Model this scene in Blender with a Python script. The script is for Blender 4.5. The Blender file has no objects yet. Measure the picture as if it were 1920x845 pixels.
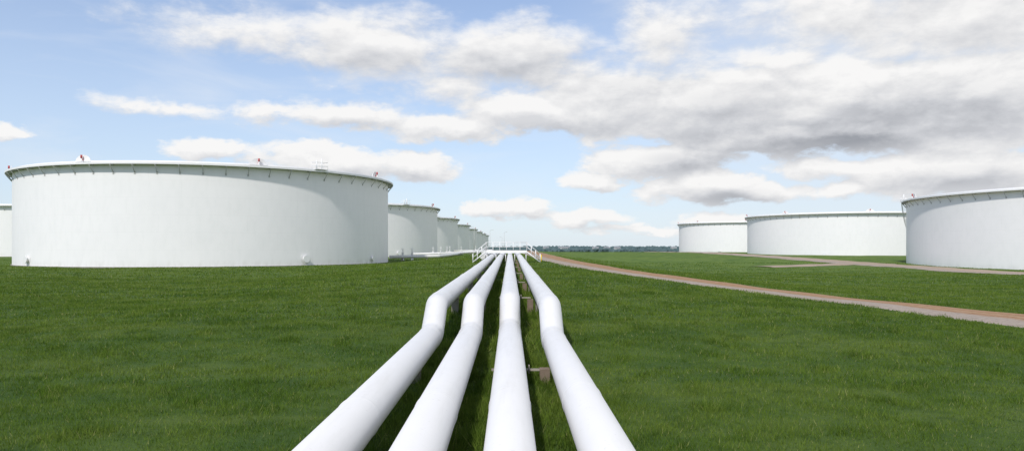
import bpy, math, random
import numpy as np
from mathutils import Vector
random.seed(7); rng=np.random.default_rng(11)
scene=bpy.context.scene
scene.view_settings.view_transform='Standard'
scene.view_settings.look='None'
scene.view_settings.exposure=0

# ------------------------------------------------------------------ terrain
def sm(a,b,x):
    t=np.clip((x-a)/(b-a),0,1); return t*t*(3-2*t)
def terrain(x,y):
    x=np.asarray(x,float); y=np.asarray(y,float)
    P0=np.interp(y,[-100,18.5,24,50,85,150,300,400,800,2000,4000,20000],[0,0,.42,.80,1.2,1.25,1.25,0.1,-6,-11,-11,-11])
    PL=np.interp(y,[-100,60,115,250,700,900,2000,4000,20000],[0,0,.1,.2,.2,-5,-11,-11,-11])
    PR=np.interp(y,[-100,30,60,120,160,230,300,400,800,2000,4000,20000],[-.15,-.25,-.6,-1.2,-.8,.1,.6,.1,-6,-11,-11,-11])
    wl=1-sm(0,1,(x+24)/20.0)
    wr=sm(0,1,(x-3)/27.0)
    h=P0*(1-wl)*(1-wr)+PL*wl+PR*wr
    amp=sm(6,20,np.abs(x))
    h=h+amp*(.05*np.sin(x*.21+1.3)*np.sin(y*.17+.4)+.03*np.sin(x*.47+y*.31)+.02*np.sin(y*.63-x*.5))
    return h
def H1(x,y): return float(terrain(x,y))

# ------------------------------------------------------------------ builder
class MB:
    def __init__(s): s.v=[];s.f=[];s.m=[];s.s=[]
    def add(s,vs,fs,mat=0,smooth=False):
        o=len(s.v); s.v+= [tuple(map(float,p)) for p in vs]
        for f in fs: s.f.append([i+o for i in f]); s.m.append(mat); s.s.append(smooth)
    def box(s,c,d,mat=0,rz=0.0):
        cx,cy,cz=c; a,b,e=d[0]/2,d[1]/2,d[2]/2; co,si=math.cos(rz),math.sin(rz)
        vs=[]
        for z in(-e,e):
            for x,y in((-a,-b),(a,-b),(a,b),(-a,b)):
                vs.append((cx+x*co-y*si,cy+x*si+y*co,cz+z))
        s.add(vs,[(3,2,1,0),(4,5,6,7),(0,1,5,4),(1,2,6,5),(2,3,7,6),(3,0,4,7)],mat)
    def tube(s,pts,r,seg=12,mat=0,caps=True):
        P=[Vector(p) for p in pts]; n=len(P)
        rs=r if isinstance(r,(list,tuple)) else [r]*n
        T=[]
        for i in range(n):
            a=P[max(i-1,0)];b=P[min(i+1,n-1)]; T.append((b-a).normalized())
        up=Vector((0,0,1)) if abs(T[0].z)<.9 else Vector((1,0,0))
        N=(up-T[0]*up.dot(T[0])).normalized(); vs=[]
        for i in range(n):
            N=(N-T[i]*N.dot(T[i])).normalized(); B=T[i].cross(N)
            for k in range(seg):
                a=2*math.pi*k/seg
                vs.append(P[i]+(N*math.cos(a)+B*math.sin(a))*rs[i])
        fs=[]
        for i in range(n-1):
            for k in range(seg):
                k2=(k+1)%seg
                fs.append((i*seg+k,i*seg+k2,(i+1)*seg+k2,(i+1)*seg+k))
        s.add(vs,fs,mat,True)
        if caps:
            o=len(s.v)-len(vs)
            s.f.append([o+k for k in range(seg)][::-1]); s.m.append(mat); s.s.append(False)
            s.f.append([o+(n-1)*seg+k for k in range(seg)]); s.m.append(mat); s.s.append(False)
    def lathe(s,p0,p1,seg=192,mat=0):
        vs=[]
        for (r,z) in(p0,p1):
            for k in range(seg):
                a=2*math.pi*k/seg; vs.append((r*math.cos(a),r*math.sin(a),z))
        s.add(vs,[(k,(k+1)%seg,seg+(k+1)%seg,seg+k) for k in range(seg)],mat,True)
    def mesh(s,name,mats):
        me=bpy.data.meshes.new(name); me.from_pydata(s.v,[],s.f)
        for m in mats: me.materials.append(m)
        me.polygons.foreach_set('material_index',s.m); me.polygons.foreach_set('use_smooth',s.s)
        me.update(); return me
    def obj(s,name,mats,loc=(0,0,0)):
        o=bpy.data.objects.new(name,s.mesh(name,mats)); o.location=loc
        scene.collection.objects.link(o); return o
def place(name,me,loc,rz=0):
    o=bpy.data.objects.new(name,me); o.location=loc; o.rotation_euler=(0,0,rz); scene.collection.objects.link(o); return o

# ------------------------------------------------------------------ node helpers
class NT:
    def __init__(s,t): s.t=t
    def n(s,typ,**k):
        nd=s.t.nodes.new(typ)
        for a,b in k.items(): setattr(nd,a,b)
        return nd
    def set(s,sock,v):
        if isinstance(v,bpy.types.NodeSocket): s.t.links.new(v,sock)
        else: sock.default_value=v
    def math(s,op,a,b=None,c=None,clamp=False):
        nd=s.n('ShaderNodeMath',operation=op,use_clamp=clamp); s.set(nd.inputs[0],a)
        if b is not None: s.set(nd.inputs[1],b)
        if c is not None: s.set(nd.inputs[2],c)
        return nd.outputs[0]
    def vm(s,op,a,b=None,out=0):
        nd=s.n('ShaderNodeVectorMath',operation=op); s.set(nd.inputs[0],a)
        if b is not None: s.set(nd.inputs[1],b)
        return nd.outputs['Value'] if op=='LENGTH' else nd.outputs[0]
    def noise(s,vec,scale,detail=4,rough=.55,dist=0):
        nd=s.n('ShaderNodeTexNoise'); s.set(nd.inputs['Vector'],vec); nd.inputs['Scale'].default_value=scale
        nd.inputs['Detail'].default_value=detail; nd.inputs['Roughness'].default_value=rough; nd.inputs['Distortion'].default_value=dist
        return nd
    def mr(s,v,a,b,c=0,d=1,smooth=False):
        nd=s.n('ShaderNodeMapRange'); 
        if smooth: nd.interpolation_type='SMOOTHSTEP'
        s.set(nd.inputs[0],v)
        for i,q in enumerate((a,b,c,d)): nd.inputs[i+1].default_value=q
        return nd.outputs[0]
    def mix(s,f,a,b,blend='MIX'):
        nd=s.n('ShaderNodeMix',data_type='RGBA',blend_type=blend); s.set(nd.inputs[0],f)
        for sock,v in((nd.inputs[6],a),(nd.inputs[7],b)):
            if isinstance(v,tuple): sock.default_value=(*v[:3],1)
            else: s.t.links.new(v,sock)
        return nd.outputs[2]
def newmat(name,rough=.5,spec=.5,col=None):
    m=bpy.data.materials.new(name); m.use_nodes=True; t=NT(m.node_tree)
    b=m.node_tree.nodes['Principled BSDF']; b.inputs['Roughness'].default_value=rough
    b.inputs['Specular IOR Level'].default_value=spec
    if col: b.inputs['Base Color'].default_value=(*col,1)
    return m,t,b
def pos(t): return t.n('ShaderNodeNewGeometry').outputs['Position']
def objc(t): return t.n('ShaderNodeTexCoord').outputs['Object']
def bump(t,b,h,strength,dist):
    nd=t.n('ShaderNodeBump'); nd.inputs['Strength'].default_value=strength; nd.inputs['Distance'].default_value=dist
    t.set(nd.inputs['Height'],h); t.t.links.new(nd.outputs[0],b.inputs['Normal'])

# ------------------------------------------------------------------ materials
m_pipe,t,b=newmat('white_pipe_paint',.36,.45)
P=objc(t); n1=t.noise(P,.9,6,.6); n2=t.noise(P,14,4,.6)
st=t.vm('MULTIPLY',P,(5,.4,5)); n3=t.noise(st,1.0,4,.6)
c=t.mix(t.mr(n1.outputs[0],.45,.8,0,.6),(.70,.685,.665),(.65,.64,.62))
c=t.mix(t.mr(n3.outputs[0],.52,.8,0,.45),c,(.56,.545,.51))
c=t.mix(t.mr(n2.outputs[0],.64,.74,0,.45),c,(.48,.455,.41))
t.set(b.inputs['Base Color'],c); t.set(b.inputs['Roughness'],t.mr(n1.outputs[0],.3,.7,.28,.45))
bump(t,b,n1.outputs[0],.08,.02)
m_tank,t,b=newmat('white_tank_paint',.5,.4)
P=objc(t); sp=t.n('ShaderNodeSeparateXYZ'); t.set(sp.inputs[0],P)
ang=t.math('ARCTAN2',sp.outputs[1],sp.outputs[0])
zc=t.math('DIVIDE',sp.outputs[2],2.43); fz=t.math('FRACT',zc); fl=t.math('FLOOR',zc)
seamh=t.math('LESS_THAN',fz,.012)
av=t.math('FRACT',t.math('ADD',t.math('MULTIPLY',ang,2.6),t.math('MULTIPLY',fl,.37)))
seamv=t.math('LESS_THAN',av,.003)
seam=t.math('MAXIMUM',seamh,seamv)
cmb=t.n('ShaderNodeCombineXYZ'); t.set(cmb.inputs[0],t.math('MULTIPLY',ang,30)); t.set(cmb.inputs[2],t.math('MULTIPLY',sp.outputs[2],.35))
strk=t.noise(cmb.outputs[0],1.2,5,.6); blot=t.noise(P,.12,4,.6)
c=t.mix(t.mr(strk.outputs[0],.45,.8,0,.6),(.85,.83,.82),(.77,.76,.745))
c=t.mix(t.mr(blot.outputs[0],.4,.8,0,.5),c,(.79,.78,.775))
c=t.mix(t.math('MULTIPLY',seam,.16),c,(.55,.55,.54))
lowdirt=t.math('MULTIPLY',t.mr(sp.outputs[2],0,1.1,1,0),t.mr(strk.outputs[0],.35,.7))
c=t.mix(t.math('MULTIPLY',lowdirt,.4),c,(.5,.47,.4))
t.set(b.inputs['Base Color'],c); 
bump(t,b,t.math('ADD',t.math('MULTIPLY',blot.outputs[0],1.0),t.math('MULTIPLY',seam,-.1)),.2,.25)
m_steel,t,b=newmat('galvanised_steel',.5,.5,(.46,.46,.44))
m_white,t,b=newmat('white_steel_paint',.45,.5,(.8,.79,.78))
m_red,t,b=newmat('red_paint',.5,.4,(.42,.06,.06))
m_yellow,t,b=newmat('yellow_paint',.45,.5,(.7,.5,.03))
m_conc,t,b=newmat('brown_concrete',.9,.2)
n=t.noise(objc(t),9,5,.6); t.set(b.inputs['Base Color'],t.mix(n.outputs[0],(.15,.11,.08),(.28,.22,.17)))
m_pier,t,b=newmat('grey_concrete',.9,.2)
n=t.noise(objc(t),9,5,.6); t.set(b.inputs['Base Color'],t.mix(n.outputs[0],(.18,.17,.14),(.30,.28,.24)))
m_rust,t,b=newmat('weathered_steel',.7,.3)
n=t.noise(objc(t),12,5,.6); t.set(b.inputs['Base Color'],t.mix(n.outputs[0],(.26,.22,.18),(.42,.39,.35)))
m_roofd,t,b=newmat('tank_floating_roof',.6,.3,(.6,.6,.58))

def grass_color(t,P):
    big=t.noise(P,.045,4,.6,.5); mid=t.noise(P,.35,5,.65,.4); fin=t.noise(P,3.0,5,.7); fin2=t.noise(P,11,4,.7)
    strp=t.noise(t.vm('MULTIPLY',P,(.16,.9,.5)),.6,4,.6,.6); tuft=t.noise(P,1.15,4,.6,.5)
    c=t.mix(t.mr(big.outputs[0],.40,.60),(.074,.142,.017),(.128,.195,.028))
    c=t.mix(t.mr(strp.outputs[0],.47,.66,0,.75),c,(.185,.245,.048))
    c=t.mix(t.mr(strp.outputs[0],.48,.34,0,.7),c,(.048,.105,.013))
    c=t.mix(t.mr(mid.outputs[0],.47,.64,0,.75),c,(.175,.235,.044))
    c=t.mix(t.mr(mid.outputs[0],.49,.35,0,.8),c,(.045,.098,.012))
    c=t.mix(t.mr(tuft.outputs[0],.47,.33,0,.75),c,(.034,.078,.010))
    c=t.mix(t.mr(fin.outputs[0],.5,.75,0,.55),c,(.20,.265,.06))
    c=t.mix(t.mr(fin2.outputs[0],.52,.3,0,.6),c,(.035,.07,.011))
    return c,big,mid,fin,fin2
m_ground,t,b=newmat('grass_ground',.85,.15)
P=pos(t); c,big,mid,fin,fin2=grass_color(t,P)
sp=t.n('ShaderNodeSeparateXYZ'); t.set(sp.inputs[0],P)
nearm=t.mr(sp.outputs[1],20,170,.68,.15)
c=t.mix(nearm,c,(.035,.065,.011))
hazef=t.mr(t.vm('LENGTH',P),500,2500)
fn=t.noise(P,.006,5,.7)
hazec=t.mix(t.mr(fn.outputs[0],.45,.6),(.07,.11,.09),(.15,.19,.15))
c=t.mix(hazef,c,hazec)  # air haze painted in: ground colour turns bluish with distance
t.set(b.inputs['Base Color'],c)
hh=t.math('ADD',t.math('MULTIPLY',fin.outputs[0],.7),t.math('MULTIPLY',fin2.outputs[0],.5))
bump(t,b,hh,.8,.12)
m_blade=bpy.data.materials.new('grass_blades'); m_blade.use_nodes=True; t=NT(m_blade.node_tree)
t.t.nodes.clear(); out=t.n('ShaderNodeOutputMaterial')
P=pos(t); c,*_=grass_color(t,P)
at=t.n('ShaderNodeAttribute',attribute_name='rnd')
c=t.mix(t.mr(at.outputs['Fac'],0,1,0,.5),c,(.185,.28,.038))
c=t.mix(t.mr(at.outputs['Fac'],.93,.99,0,.7),c,(.40,.37,.16))
d=t.n('ShaderNodeBsdfDiffuse'); t.set(d.inputs[0],c); tr=t.n('ShaderNodeBsdfTranslucent'); t.set(tr.inputs[0],c)
mx=t.n('ShaderNodeMixShader'); mx.inputs[0].default_value=.4
t.t.links.new(d.outputs[0],mx.inputs[1]); t.t.links.new(tr.outputs[0],mx.inputs[2]); t.t.links.new(mx.outputs[0],out.inputs[0])
def gravel(name,red):
    m,t,b=newmat(name,.95,.1)
    P=pos(t); uv=t.n('ShaderNodeUVMap'); uv.uv_map='UVMap'; su=t.n('ShaderNodeSeparateXYZ'); t.set(su.inputs[0],uv.outputs[0])
    a=t.noise(P,.5,5,.65); f=t.noise(P,5,5,.75); vo=t.n('ShaderNodeTexVoronoi'); vo.inputs['Scale'].default_value=9; t.set(vo.inputs['Vector'],P)
    lat=t.math('ADD',su.outputs[0],t.math('MULTIPLY',t.math('SUBTRACT',a.outputs[0],.5),.16))
    ctr=t.math('ABSOLUTE',t.math('SUBTRACT',lat,.62))
    edge=t.mr(ctr,.24,.36,0,1,True)
    c=t.mix(edge,(.30,.165,.080) if red else (.35,.27,.20),(.34,.285,.24))
    tr=t.mr(t.math('ABSOLUTE',t.math('SUBTRACT',ctr,.13)),0,.06,.75,0,True)
    c=t.mix(tr,c,(.42,.275,.165) if red else (.42,.34,.26))
    c=t.mix(t.mr(f.outputs[0],.45,.75,0,.5),c,(.47,.36,.265))
    c=t.mix(t.mr(f.outputs[0],.5,.3,0,.6),c,(.15,.10,.065))
    gp=t.mr(a.outputs[0],.54,.64,0,.8); gedge=t.mr(t.math('ABSOLUTE',t.math('SUBTRACT',su.outputs[0],.5)),.36,.5,0,1)
    c=t.mix(t.math('MULTIPLY',gp,gedge),c,(.10,.15,.03))
    c=t.mix(t.mr(vo.outputs['Distance'],.1,.5,.2,0),c,(.5,.45,.38))
    t.set(b.inputs['Base Color'],c); bump(t,b,f.outputs[0],.7,.08)
    return m
m_road=gravel('red_gravel',True); m_road2=gravel('pale_gravel',False)

# ------------------------------------------------------------------ ground sheet
def axis(lo,hi,step,far,neg):
    a=list(np.arange(lo,hi+.001,step)); s=step; v=a[-1]
    while v<far: s*=1.13; v+=s; a.append(v)
    s=step; v=a[0]; pre=[]
    while v>neg: s*=1.13; v-=s; pre.append(v)
    return np.array(pre[::-1]+a)
xs=axis(-60,90,1.0,16000,-16000); ys=axis(-10,180,1.0,18000,-600)
X,Y=np.meshgrid(xs,ys); Z=terrain(X,Y)
nx,ny=len(xs),len(ys)
vv=np.stack([X,Y,Z],-1).reshape(-1,3)
idx=np.arange(nx*ny).reshape(ny,nx)
ff=np.stack([idx[:-1,:-1],idx[:-1,1:],idx[1:,1:],idx[1:,:-1]],-1).reshape(-1,4)
def fastmesh(name,v,f,k,smooth=True):
    me=bpy.data.meshes.new(name); me.vertices.add(len(v)); me.vertices.foreach_set('co',v.astype(np.float32).ravel())
    me.loops.add(f.size); me.loops.foreach_set('vertex_index',f.astype(np.int32).ravel())
    me.polygons.add(len(f)); me.polygons.foreach_set('loop_start',np.arange(0,f.size,k,dtype=np.int32))
    me.update(calc_edges=True)
    me.polygons.foreach_set('use_smooth',[smooth]*len(f)); return me
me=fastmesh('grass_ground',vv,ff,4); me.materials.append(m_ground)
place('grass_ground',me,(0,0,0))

# ------------------------------------------------------------------ roads
def catmull(pts,step):
    out=[]; n=len(pts)
    P=[np.array(p,float) for p in pts]; P=[2*P[0]-P[1]]+P+[2*P[-1]-P[-2]]
    for i in range(1,n):
        p0,p1,p2,p3=P[i-1],P[i],P[i+1],P[i+2]; k=max(2,int(np.linalg.norm(p2-p1)/step))
        for j in range(k):
            u=j/k; out.append(.5*((2*p1)+(-p0+p2)*u+(2*p0-5*p1+4*p2-p3)*u*u+(-p0+3*p1-3*p2+p3)*u**3))
    out.append(P[-2]); return np.array(out)
def road(name,pts,w,mat,lift,step=.5):
    C=catmull(pts,step); T=np.gradient(C,axis=0); T/=np.linalg.norm(T,axis=1)[:,None]
    N=np.stack([T[:,1],-T[:,0]],-1); K=11; vs=[];uv=[]
    s=np.arange(len(C))
    jl=np.convolve(rng.normal(0,1,len(C)+6),np.ones(4)/4,'valid')[:len(C)]*.28+.25*np.sin(s*.09)
    jr=np.convolve(rng.normal(0,1,len(C)+6),np.ones(4)/4,'valid')[:len(C)]*.28+.25*np.sin(s*.11+2)
    for i in range(len(C)):
        for k in range(K):
            u=k/(K-1); off=(u-.5)*w
            if k==0: off+=jl[i]
            if k==K-1: off+=jr[i]
            p=C[i]+N[i]*off
            crown=lift+.05*(1-(2*u-1)**2) - (.05 if k in(0,K-1) else 0)
            vs.append((p[0],p[1],H1(p[0],p[1])+crown)); uv.append((u,i*step))
    n=len(C); id_=np.arange(n*K).reshape(n,K)
    f=np.stack([id_[:-1,:-1],id_[:-1,1:],id_[1:,1:],id_[1:,:-1]],-1).reshape(-1,4)
    me=fastmesh(name,np.array(vs),f,4); me.materials.append(mat)
    L=me.uv_layers.new(name='UVMap'); uva=np.array(uv)[f.ravel()]; L.data.foreach_set('uv',uva.astype(np.float32).ravel())
    place(name,me,(0,0,0)); return C
mainroad=road('gravel_road',[(22.4,-20),(22.6,0),(22.2,18),(21.4,30),(20.0,38),(17.4,46),(13.8,56),(10.2,70),(7.9,88),(7.2,110),(7.0,140),(6.8,190),(6.5,300)],7.0,m_road,.04)
road('gravel_access_road',[(78,-20),(78,60),(78,110),(78,144),(78,175),(78,235),(78,290),(78,420)],10.5,m_road2,.09,1.0)
road('gravel_spur_road',[(49,143),(58,148),(66,153),(74,160)],6,m_road2,.08,1.0)

# ------------------------------------------------------------------ grass blades
def blades(name,bands,seed,filt,hscale=1.0):
    r=np.random.default_rng(seed); V=[];R=[]
    for (y0,y1,dens,wd,ht) in bands:
        A=(y1-y0)*(y0+y1)*.5*1.56; n=int(A*dens)
        u=r.random(n); y=np.sqrt(y0*y0+u*(y1*y1-y0*y0)); x=(r.random(n)*2-1)*.78*y+0
        cl=np.sin(x*1.7+np.sin(y*1.3)*2)*np.sin(y*1.9+np.sin(x*1.1)*2)
        keep=filt(x,y)&(r.random(n)<.72+.28*cl); x=x[keep];y=y[keep];cl=cl[keep]; n=len(x)
        z=terrain(x,y)-.005
        h=ht*hscale*(.5+.9*r.random(n))*(1+.3*cl); w=wd*(.6+.8*r.random(n))
        a=r.random(n)*2*np.pi; la=r.random(n)*2*np.pi; lean=h*(.15+.75*r.random(n))
        bx,by=np.cos(a)*w/2,np.sin(a)*w/2
        v=np.empty((n,3,3)); v[:,0]=np.stack([x-bx,y-by,z],-1); v[:,1]=np.stack([x+bx,y+by,z],-1)
        v[:,2]=np.stack([x+np.cos(la)*lean,y+np.sin(la)*lean,z+h],-1)
        V.append(v.reshape(-1,3)); R.append(np.repeat(r.random(n),3))
    V=np.concatenate(V);R=np.concatenate(R); f=np.arange(len(V)).reshape(-1,3)
    me=fastmesh(name,V,f,3,False); me.materials.append(m_blade)
    at=me.attributes.new('rnd','FLOAT','POINT'); at.data.foreach_set('value',R.astype(np.float32))
    place(name,me,(0,0,0)); return len(f)
rc=mainroad
def offroad(x,y):
    cx=np.interp(y,rc[:,1],rc[:,0]); 
    sl=np.interp(y,rc[:,1],np.gradient(rc[:,0],rc[:,1])); d=np.abs(x-cx)/np.sqrt(1+sl*sl)
    return (d>3.35)&~((np.abs(x-78)<5.4)|((y>140)&(y<162)&(x>47)&(x<75)))
n=blades('lawn_grass',[(8.5,16,900,.011,.07),(16,26,450,.017,.075),(26,42,190,.028,.085),(42,70,65,.05,.10),(70,115,16,.08,.12),(115,170,4,.12,.12)],3,offroad)
print('blades',n)
blades('tall_grass',[(8.5,20,700,.014,.19),(20,45,240,.03,.22)],5,lambda x,y:(x>-2.5)&(x<1.6)&(np.sin(x*5+y)*np.sin(y*1.7)>-.5))
def tuftf(x,y):
    return (np.sin(x*2.3+1.7*np.sin(y*.9))*np.sin(y*1.6+1.9*np.sin(x*.8+1))>.72)&offroad(x,y)
blades('grass_tufts',[(8.5,16,500,.014,.12),(16,28,260,.02,.13),(28,45,110,.032,.14)],9,tuftf)

# ------------------------------------------------------------------ pipeline
def fillet(pts,rad,k=10):
    P=[Vector(p) for p in pts]; out=[P[0]]
    for i in range(1,len(P)-1):
        a=(P[i-1]-P[i]).normalized(); b=(P[i+1]-P[i]).normalized(); th=a.angle(b)
        if math.pi-th<.02: out.append(P[i]); continue
        d=min(rad/math.tan(th/2),.48*(P[i-1]-P[i]).length,.48*(P[i+1]-P[i]).length)
        p0=P[i]+a*d; p1=P[i]+b*d
        for j in range(k+1):
            u=j/k; out.append((1-u)**2*p0+2*u*(1-u)*P[i]+u*u*p1)
    out.append(P[-1]); return out
PR_=.31
lanes=[(-2.12,19.9),(-1.07,20.3),(0.0,21.2),(1.12,19.2)]
for x,yk in lanes:
    mb=MB()
    path=fillet([(x,-6,.6),(x,yk,.6),(x,yk+1.3,1.33),(x*.985,50,1.53),(x*.98,84,1.84),(x*.98,150,1.95)],.75)
    mb.tube(path,PR_,48,0)
    for wy in (10.9+.35*x,yk-.75,yk+2.1,34.5,47,60,72):
        z=np.interp(wy,[p.y for p in path],[p.z for p in path])
        w=.009
        mb.tube([(x,wy-.025,z),(x,wy-.01,z),(x,wy+.01,z+.0),(x,wy+.025,z)],[PR_,PR_+w,PR_+w,PR_],48,0,caps=False)
    mb.obj('pipeline',[m_pipe])
for y in (-2,7,16.2,27.8,38.5,49.5,60.5,71.5,81):
    g=H1(0,y); zc=float(np.interp(y,[-6,20,21.6,50,84],[.6,.6,1.35,1.53,1.84])); zb=zc-PR_
    mb=MB()
    for x,_ in lanes:
        xx=x*(.985 if y>21 else 1)
        mb.box((xx,y,(g-.2+zb-.04)/2),(.26,.36,(zb-.04)-(g-.2)),2)
        mb.box((xx,y,zb-.018),(.3,.3,.036),1)
    mb.box((.19,y+.05,zb-.02),(1.2,.06,.045),1)
    hb=.30 if y<20 else zb-g-.08
    mb.box((.77,y+.04,g-.1+hb/2),(.22,.3,hb+.2),0)
    mb.tube([(.42,y-.02,zb-.1),(.42,y-.02,zb+.1)],.014,8,1)
    mb.obj('pipe_support',[m_conc,m_rust,m_pier])

def crossover():
    mb=MB(); y0,y1=84.0,85.4; zd=2.42; xl,xr=-2.75,1.95; g=1.18
    mb.box(((xl+xr)/2,(y0+y1)/2,zd),(xr-xl,y1-y0,.08),0)
    for y in(y0-.03,y1+.03): mb.box(((xl+xr)/2,y,zd-.06),(xr-xl,.05,.22),0)
    for x in(xl+.1,-1.6,-.5,.55,xr-.1):
        for y in(y0+.1,y1-.1): mb.tube([(x,y,g-.2),(x,y,zd-.05)],.05,8,0)
    for y in(y0,y1):
        for x in np.linspace(xl,xr,7): mb.tube([(x,y,zd),(x,y,zd+1.07)],.026,8,0)
        for h in(.55,1.07): mb.tube([(xl,y,zd+h),(xr,y,zd+h)],.028,8,0)
        mb.box(((xl+xr)/2,y,zd+.09),(xr-xl,.02,.1),0)
    for sgn,xa in((1,xr),(-1,xl)):
        L=1.55; n=7
        for y in(y0,y1):
            mb.tube([(xa,y,zd-.02),(xa+sgn*L,y,g)],.06,8,0)
            for h in(.55,1.0): mb.tube([(xa,y,zd+h),(xa+sgn*L,y,g+h)],.026,8,0)
            for k in range(4):
                u=k/3; mb.tube([(xa+sgn*L*u,y,zd+(g-zd)*u),(xa+sgn*L*u,y,zd+(g-zd)*u+1.0)],.026,8,0)
        for k in range(1,n):
            u=k/n; mb.box((xa+sgn*L*u,(y0+y1)/2,zd+(g-zd)*u),(.24,y1-y0,.04),0)
    mb.obj('pipe_crossover_platform',[m_white])
crossover()
mb=MB(); mb.tube([(0,0,-.2),(0,0,.8)],.07,12,0); mb.tube([(0,0,.8),(0,0,.86)],[.07,.02],12,0)
bm=mb.mesh('bollard',[m_yellow])
place('bollard',bm,(3.7,86.5,H1(3.7,86.5)))

# ------------------------------------------------------------------ storage tanks
def tankmesh(name,R,Hh,stair=False,gauge=-40):
    mb=MB()
    mb.lathe((R,-1.6),(R,Hh-.35),256,0)
    mb.lathe((R,Hh-.35),(R+.95,Hh-.35),256,2)
    mb.lathe((R+.95,Hh-.35),(R+.95,Hh-.08),256,1)
    mb.lathe((R+.95,Hh-.08),(R+.05,Hh-.08),256,1)
    mb.lathe((R+.05,Hh-.08),(R+.05,Hh+.22),256,1)
    mb.lathe((R+.05,Hh+.22),(R-.08,Hh+.22),256,1)
    mb.lathe((R-.08,Hh+.22),(R-.08,Hh-2.2),256,1)
    mb.lathe((R-.08,Hh-2.2),(.01,Hh-1.9),96,3)
    mb.lathe((R+.25,-1.6),(R+.25,.06),256,4); mb.lathe((R+.25,.06),(R,.06),256,4)
    nb=int(2*math.pi*R/2.95)
    for k in range(nb):
        a=2*math.pi*(k+.3)/nb; c,s=math.cos(a),math.sin(a)
        def q(r,z,o=0): return (r*c-o*s,r*s+o*c,z)
        mb.tube([q(R+.9,Hh-.38),q(R-.01,Hh-1.5)],.05,6,2)
        mb.tube([q(R+.9,Hh-.40),q(R-.01,Hh-.42)],.05,6,2)
        mb.box(q(R+.03,Hh-1.5),(.06,.22,.3),2,a)
    for k in range(8):
        a=math.radians(-102.5+45*k); c,s=math.cos(a),math.sin(a)
        rr=R+.1
        n=14; front=[];back=[]
        for j in range(n+1):
            th=math.pi*j/n; o=1.25*math.cos(th); z=Hh+.1+.95*math.sin(th)
            front.append((rr*c-o*s,rr*s+o*c,z)); back.append(((rr-.06)*c-o*s,(rr-.06)*s+o*c,z))
        N=n+1; fs=[tuple(range(N)),tuple(range(2*N-1,N-1,-1))]+[(j,N+j,N+j+1,j+1) for j in range(n)]
        mb.add(front+back,fs,1)
        def q(r,o,z): return (r*c-o*s,r*s+o*c,z)
        mb.tube([q(rr+.3,0,Hh-.1),q(rr+.3,0,Hh+.55)],.10,10,1)
        mb.tube([q(rr+.3,0,Hh+.55),q(rr+.3,0,Hh+1.0)],.13,10,5)
        mb.tube([q(rr+.3,0,Hh+.4),q(rr-.1,0,Hh+.4)],.10,10,5)
    a=math.radians(gauge); c,s=math.cos(a),math.sin(a)
    def q(r,o,z): return (r*c-o*s,r*s+o*c,z)
    mb.box(q(R+.6,0,Hh+.02),(1.2,2.2,.08),1,a)
    for o in(-1.05,0,1.05):
        for r in(R+.05,R+1.15): mb.tube([q(r,o,Hh),q(r,o,Hh+1.1)],.03,6,1)
    for z in(.55,1.1):
        for r in (R+.05,R+1.15): mb.tube([q(r,-1.05,Hh+z),q(r,1.05,Hh+z)],.03,6,1)
        for o in(-1.05,1.05): mb.tube([q(R+.05,o,Hh+z),q(R+1.15,o,Hh+z)],.03,6,1)
    mb.tube([q(R+.5,.4,Hh),q(R+.5,.4,Hh+1.7)],.09,8,1)
    mb.tube([q(R+.5,-.5,Hh),q(R+.5,-.5,Hh+1.4)],.07,8,1)
    if stair:
        a0=math.radians(gauge-1); span=-Hh/ R*1.25; n=60
        rail=[];st=[];st2=[]
        for k in range(n+1):
            u=k/n; a=a0+span*u; z=Hh*(1-u); c,s=math.cos(a),math.sin(a)
            rail.append(((R+1.0)*c,(R+1.0)*s,z+1.0)); st.append(((R+1.0)*c,(R+1.0)*s,z)); st2.append(((R+.1)*c,(R+.1)*s,z))
            mb.box(((R+.55)*c,(R+.55)*s,z),(.85,.26,.04),1,a)
            if k%4==0: mb.tube([st[-1],rail[-1]],.03,6,1)
        mb.tube(rail,.035,6,1); mb.tube(st,.08,6,1); mb.tube(st2,.07,6,1)
    for ad,rad,z in((-44,.42,1.05),(-125,.4,1.0),(-15,.33,.9)):
        a=math.radians(ad); c,s=math.cos(a),math.sin(a)
        def q(r,z): return (r*c,r*s,z)
        mb.tube([q(R-.1,z),q(R+.35,z)],rad,24,1); mb.tube([q(R+.35,z),q(R+.45,z)],rad+.14,24,1)
        mb.tube([q(R+.01,z),q(R+.04,z)],rad*1.8,24,1)
    return mb.mesh(name,[m_tank,m_white,m_steel,m_roofd,m_pier,m_red])
tm=tankmesh('storage_tank',30.5,14.6)
for y in (131.8,224,312,402,492,582,672,762):
    place('storage_tank',tm,(-52.9,y,.12))
place('storage_tank',tm,(-143,236,.15))
place('storage_tank',tm,(-143,326,.15))
place('storage_tank',tankmesh('storage_tank',40,14.6,True,150),(126.2,148.9,-1.25))
place('storage_tank',tankmesh('storage_tank',34,14.6,False,-230),(122.3,266.6,-.6))
place('storage_tank',tankmesh('storage_tank',30,14.6,False,-220),(116.8,372,0.0))

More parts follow.
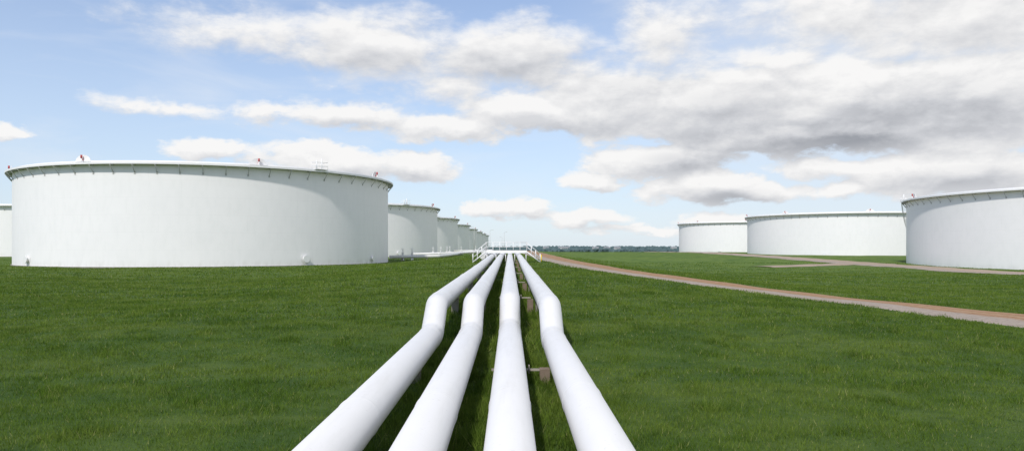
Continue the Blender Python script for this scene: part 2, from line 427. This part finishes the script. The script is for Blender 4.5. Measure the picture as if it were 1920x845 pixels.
# ------------------------------------------------------------------ yard pipes + valves
def valvemesh():
    mb=MB(); z=.8
    for s in(-1,1):
        mb.tube([(s*.38,0,z),(s*.46,0,z)],.36,20,0); mb.tube([(s*.12,0,z),(s*.38,0,z)],[.33,.24],20,0)
    mb.tube([(-.14,0,z),(.14,0,z)],.34,20,0)
    mb.tube([(0,0,z+.3),(0,0,z+.75)],[.26,.18],16,0); mb.tube([(0,0,z+.75),(0,0,z+.82)],.28,16,0)
    mb.tube([(-.12,0,z+.8),(-.1,0,z+1.5)],.035,8,0); mb.tube([(.12,0,z+.8),(.1,0,z+1.5)],.035,8,0)
    mb.tube([(0,0,z+.8),(0,0,z+2.0)],.03,8,0)
    ring=[(.38*math.cos(a),.38*math.sin(a),z+1.55) for a in np.linspace(0,2*math.pi,21)]
    mb.tube(ring,.03,6,0,False)
    for a in(0,math.pi/2): mb.tube([(-.38*math.cos(a),-.38*math.sin(a),z+1.55),(.38*math.cos(a),.38*math.sin(a),z+1.55)],.02,6,0)
    mb.box((0,0,.1),(.5,.5,.75),0)
    return mb.mesh('gate_valve',[m_white])
vm_=valvemesh()
def yardpipe(pts,r=.32):
    mb=MB(); path=fillet(pts,.9); mb.tube(path,r,24,0)
    for i in range(len(pts)-1):
        a,b=Vector(pts[i]),Vector(pts[i+1]); L=(b-a).length
        for k in range(int(L//8)+1):
            p=a+(b-a)*((k+.5)/(int(L//8)+1)); g=H1(p.x,p.y); mb.box((p.x,p.y,(g-.2+p.z-r+.02)/2),(.35,.35,p.z-r+.02-g+.2),1)
    mb.obj('yard_pipe',[m_pipe,m_pier])
yardpipe([(-23.2,141,1.0),(-14.2,146,1.1),(-13,152,1.2),(-13,200,1.1)])
yardpipe([(-26,196,1.0),(-19,198,1.1),(-8,178,1.7),(-3.4,152,1.9),(-3.3,100,1.85),(-3.3,88,1.8)])
yardpipe([(-23.5,212,1.0),(-16,212,1.1),(-9,206,1.4),(-4.4,180,1.8),(-4.3,120,1.9)])
yardpipe([(-23,300,1.2),(-15,298,1.3),(-10,280,1.5),(-6,240,1.8),(-4.9,200,1.9),(-5.0,150,1.9)])
for x,y,r in((-22.0,150,.2),(-20.2,151,.2),(-20.8,198,.2),(-18.9,200,.1),(-17.6,214,0),(-20,300,0),(-14,297,0),(-18.5,215,0)):
    place('gate_valve',vm_,(x,y,H1(x,y)),r)
mb=MB(); mb.tube([(0,0,-.3),(0,0,8.5)],[.1,.06],10,0); mb.tube([(0,0,8.4),(.9,0,8.7)],.04,8,0); mb.box((1.1,0,8.7),(.6,.28,.14),0); mb.tube([(0,0,-.3),(0,0,.4)],.22,10,0)
lp=mb.mesh('lamp_post',[m_steel])
for x,y,r in((-8.2,300,0),(-4.5,420,3),(-2.6,330,0),(-12,245,3)): place('lamp_post',lp,(x,y,H1(x,y)),r)

# ------------------------------------------------------------------ distant woodland and buildings
m_wood,t,b=newmat('distant_foliage_hazed',.95,.1)
n=t.noise(pos(t),.02,5,.7); t.set(b.inputs['Base Color'],t.mix(t.mr(n.outputs[0],.35,.65),(.06,.095,.10),(.10,.145,.145)))  # bluish grey base colour has the atmospheric haze painted into the foliage
V=[];F=[]
ico=[(0,0,1),(.89,0,.45),(.28,.85,.45),(-.72,.53,.45),(-.72,-.53,.45),(.28,-.85,.45),(.72,.53,-.45),(-.28,.85,-.45),(-.89,0,-.45),(-.28,-.85,-.45),(.72,-.53,-.45),(0,0,-1)]
icf=[(0,1,2),(0,2,3),(0,3,4),(0,4,5),(0,5,1),(1,6,2),(2,7,3),(3,8,4),(4,9,5),(5,10,1),(6,7,2),(7,8,3),(8,9,4),(9,10,5),(10,6,1),(11,7,6),(11,8,7),(11,9,8),(11,10,9),(11,6,10)]
ico=np.array(ico)
for yb,cnt,hm,thr in((1200,1800,4.0,.1),(1700,2400,6,-.2),(2400,2600,7.5,-.6),(3300,2600,10,-1.0),(4600,2400,13,-2)):
    for i in range(cnt):
        x=random.uniform(-.55,1.0)*yb*.95; y=yb+random.uniform(-.13,.13)*yb
        if math.sin(x*7/yb+y*.004)+.5*math.sin(x*23/yb+1)<thr: continue
        s=hm*random.uniform(.55,1.15); o=len(V)
        p=ico*np.array([s*random.uniform(.8,1.6),s,s*.75])*(1+rng.uniform(-.25,.25,(12,1)))+np.array([x,y,H1(x,y)+s*.55])
        V+=[tuple(q) for q in p]; F+=[tuple(a+o for a in f) for f in icf]
me=bpy.data.meshes.new('distant_woodland'); me.from_pydata(V,[],F); me.materials.append(m_wood); place('distant_woodland',me,(0,0,0))
m_wall,t,b=newmat('pale_wall',.8,.2,(.5,.5,.48)); m_rf,t,b=newmat('grey_roof',.7,.2,(.3,.3,.31)); m_gl,t,b=newmat('window_glass',.1,.5,(.05,.06,.07))
mb=MB(); w,d,h=18,10,4
mb.add([(-w/2,-d/2,-1),(w/2,-d/2,-1),(w/2,d/2,-1),(-w/2,d/2,-1),(-w/2,-d/2,h),(w/2,-d/2,h),(w/2,d/2,h),(-w/2,d/2,h),(-w/2,0,h+2.4),(w/2,0,h+2.4)],
 [(0,1,5,4),(2,3,7,6),(1,2,6,9,5),(3,0,4,8,7)],0)
mb.add([(-w/2-.5,-d/2-.6,h-.1),(w/2+.5,-d/2-.6,h-.1),(w/2+.5,0,h+2.6),(-w/2-.5,0,h+2.6),(-w/2-.5,d/2+.6,h-.1),(w/2+.5,d/2+.6,h-.1)],[(0,1,2,3),(3,2,5,4)],1)
for x in(-7,-4,-1,6): mb.box((x,-d/2-.02,2.0),(1.5,.1,1.3),2)
mb.box((2.6,-d/2-.02,.9),(1.9,.1,2.6),1)
mb.box((0,0,-6),(w-.2,d-.2,10.2),0)
fh=mb.mesh('farm_building',[m_wall,m_rf,m_gl])
for i in range(9):
    y=random.uniform(1900,2600); x=y*random.choice([.05,.075,.1,.11,.14,.17,.185,.21])*random.uniform(.93,1.07)
    place('farm_building',fh,(x,y,H1(x,y)+6.5),random.uniform(-.5,.5))

# ------------------------------------------------------------------ sky
SUN_EL,SUN_AZ=48,-156   # azimuth measured clockwise from +Y
w=bpy.data.worlds.new('World'); scene.world=w; w.use_nodes=True; w.node_tree.nodes.clear()
try:
    w.cycles.sampling_method='MANUAL'; w.cycles.sample_map_resolution=256
except Exception as ex: print(ex)
g=bpy.data.node_groups.new('cloud_density','ShaderNodeTree')
g.interface.new_socket('P',in_out='INPUT',socket_type='NodeSocketVector'); g.interface.new_socket('D',in_out='OUTPUT',socket_type='NodeSocketFloat')
t=NT(g); gi=t.n('NodeGroupInput').outputs[0]; go=t.n('NodeGroupOutput')
wn=t.noise(t.vm('MULTIPLY',gi,(.8,1.5,1)),.26,6,.6)
wv=t.vm('MULTIPLY',t.vm('SUBTRACT',wn.outputs['Color'],(.5,.5,.5)),(5.5,2.5,0))
PP=t.vm('ADD',gi,wv)
blobs=[(-19,15.6,9,2.2,1.0),(-10.6,15,11,3.2,1.4),(0,14.4,10,3.4,1.5),(-4,12.4,8,1.8,.9),(6,13.4,6,2,.9),
(11.7,16.0,5.5,3.6,1.0),(23.4,16.2,8,3.2,1.2),(31.6,14.9,10,4.2,1.6),(20,13.6,7,1.8,1.1),
(1.8,10.6,8,2.1,1.6),(8,11.4,9,3.3,1.8),(16,10.6,12,3.6,2.1),(25,10.2,12,4,2.2),(33,9.8,10,4.4,2.2),(24,8.2,15,1.6,2.0),(-4.5,9.5,6,1.3,1.1),
(-13,10,8,1.2,1.1),(-18,10.2,3,.7,.8),(-23,7.2,3.5,.9,1),(-13.8,6.5,6.5,1.5,1.25),(-7.6,6.2,4,1.4,1.2),(-24.5,9.9,5,.6,.55),
(11.7,6.5,6,1.6,1.5),(6.4,5.1,3,.95,1.1),(15.5,4.4,5.5,1.5,1.5),(19,4.1,3.8,1.1,1.2),(31.6,5,8,2.0,1.5),(24.5,4.2,3,.8,.9),(24,5.8,7,.8,.75),
(-1.9,2.9,2.6,.9,1.15),(1.4,3,2.4,1.0,1.15),(6,2.2,3.8,.75,1),(15.5,1.95,3,.5,.8),(-34.6,7.3,1.5,.6,.8),(10,1.4,5,.5,.75)]
M=-.55
for (a,e,ra,re,wt) in blobs:
    l=t.vm('LENGTH',t.vm('MULTIPLY',t.vm('SUBTRACT',PP,(a,e,0)),(1/ra,1/re,0)))
    M=t.math('MAXIMUM',t.math('MULTIPLY_ADD',l,-wt,wt),M)
sg=t.n('ShaderNodeSeparateXYZ'); t.set(sg.inputs[0],gi)
outm=t.math('MAXIMUM',t.mr(sg.outputs[1],20,28),t.mr(t.math('ABSOLUTE',sg.outputs[0]),40,50))
M=t.math('MAXIMUM',M,t.math('MULTIPLY_ADD',outm,.6,-.55))
fb=t.noise(t.vm('MULTIPLY',gi,(.65,1.3,1)),.34,9,.62,.15)
D=t.math('ADD',M,t.math('MULTIPLY',t.math('SUBTRACT',fb.outputs[0],.5),2.1))
t.t.links.new(D,go.inputs[0])

t=NT(w.node_tree)
tc=t.n('ShaderNodeTexCoord').outputs['Generated']
s3=t.n('ShaderNodeSeparateXYZ'); t.set(s3.inputs[0],tc)
az=t.math('MULTIPLY',t.math('ARCTAN2',s3.outputs[0],s3.outputs[1]),57.2958)
el=t.math('MULTIPLY',t.math('ARCSINE',s3.outputs[2]),57.2958)
cb=t.n('ShaderNodeCombineXYZ'); t.set(cb.inputs[0],az); t.set(cb.inputs[1],el)
def dens(vec):
    nd=t.n('ShaderNodeGroup'); nd.node_tree=g; t.set(nd.inputs[0],vec); return nd.outputs[0]
d0=dens(cb.outputs[0]); d1=dens(t.vm('ADD',cb.outputs[0],(-.3,.8,0)))
wid=t.mr(el,8,13.5,.45,1.05,True)
alpha=t.mr(t.math('DIVIDE',t.math('ADD',d0,.1),wid),0,1,0,1,True)
lit=t.mr(t.math('SUBTRACT',d0,d1),-.60,.60)
gray=None
for (a,e,ra,re,wt) in [(23,7.8,17,2.2,1.9),(30,9.2,11,3.6,1.25),(14,6.4,6.5,1.6,1.3),(17,3.7,6,1.2,1.15),(0,13.8,12,2.4,.8),(10,12.0,9,2.0,.75),(32,4.6,8,1.5,1.1),(31,16,9,2.4,.6),(-11,14.0,9,1.9,.6),(4,8.9,9,1.1,.85),(-10,5.5,8,1.0,.55),(17,10.4,11,2.4,.95),(33,4.9,4,1.0,1.0),(-11,9.3,7,.7,.4)]:
    l=t.vm('LENGTH',t.vm('MULTIPLY',t.vm('SUBTRACT',cb.outputs[0],(a,e,0)),(1/ra,1/re,0)))
    v=t.math('MULTIPLY',t.mr(l,0,1,1,0,True),wt)
    gray=v if gray is None else t.math('MAXIMUM',gray,v)
gn=t.noise(t.vm('MULTIPLY',cb.outputs[0],(.4,1.3,1)),.35,5,.55)
gray=t.math('MULTIPLY',gray,t.mr(gn.outputs[0],.3,.6,.55,1.0))
shade=t.math('SUBTRACT',t.math('MULTIPLY_ADD',lit,.46,.62),t.math('MULTIPLY',gray,.36),clamp=True)
sky=t.n('ShaderNodeTexSky',sky_type='NISHITA'); sky.sun_disc=False
sky.sun_elevation=math.radians(SUN_EL); sky.sun_rotation=math.radians(SUN_AZ); sky.air_density=1.0; sky.dust_density=.3; sky.ozone_density=2
S=.12
cr_=t.n('ShaderNodeValToRGB'); cr=cr_.color_ramp; cr.elements[0].position=0; cr.elements[0].color=(.32,.335,.37,1); cr.elements[1].position=1; cr.elements[1].color=(.95,.94,.93,1)
e_=cr.elements.new(.5); e_.color=(.62,.63,.66,1)
t.set(cr_.inputs[0],shade)
cc=t.vm('SCALE',cr_.outputs[0]); cc.node.inputs['Scale'].default_value=1/S
skyb=t.vm('MULTIPLY',sky.outputs[0],(1.08,1.15,1.33))
haze=t.mr(el,0,24,.78,.14)
base=t.mix(haze,skyb,(.67/S,.77/S,.88/S))
thin=t.noise(t.vm('MULTIPLY',cb.outputs[0],(.25,1,1)),.3,5,.55,.5)
base=t.mix(t.mr(thin.outputs[0],.48,.78,0,.45),base,(.82/S,.86/S,.92/S))
rightveil=t.math('MULTIPLY',t.mr(az,0,25,0,.55,True),t.mr(el,10,2,1,.7))
base=t.mix(rightveil,base,(.74/S,.79/S,.86/S))
col=t.mix(t.math('MULTIPLY',alpha,.97),base,cc)
bg=t.n('ShaderNodeBackground'); t.set(bg.inputs[0],col); bg.inputs[1].default_value=S
wo=t.n('ShaderNodeOutputWorld'); t.t.links.new(bg.outputs[0],wo.inputs[0])

sd=bpy.data.lights.new('sun','SUN'); sd.energy=3.4; sd.angle=math.radians(3); sd.color=(1,.96,.90)
so=bpy.data.objects.new('sun',sd); scene.collection.objects.link(so)
a=math.radians(SUN_AZ); e=math.radians(SUN_EL)
dv=Vector((math.sin(a)*math.cos(e),math.cos(a)*math.cos(e),math.sin(e)))
so.rotation_euler=dv.to_track_quat('Z','Y').to_euler(); so.location=(0,0,60)

# ------------------------------------------------------------------ camera
cd=bpy.data.cameras.new('camera'); cd.sensor_width=36; cd.lens=25.7; cd.shift_x=.002; cd.shift_y=.0206
cd.clip_end=40000; cd.clip_start=.1
co=bpy.data.objects.new('camera',cd); co.location=(0,0,3.0); co.rotation_euler=(math.radians(90),0,0)
scene.collection.objects.link(co); scene.camera=co
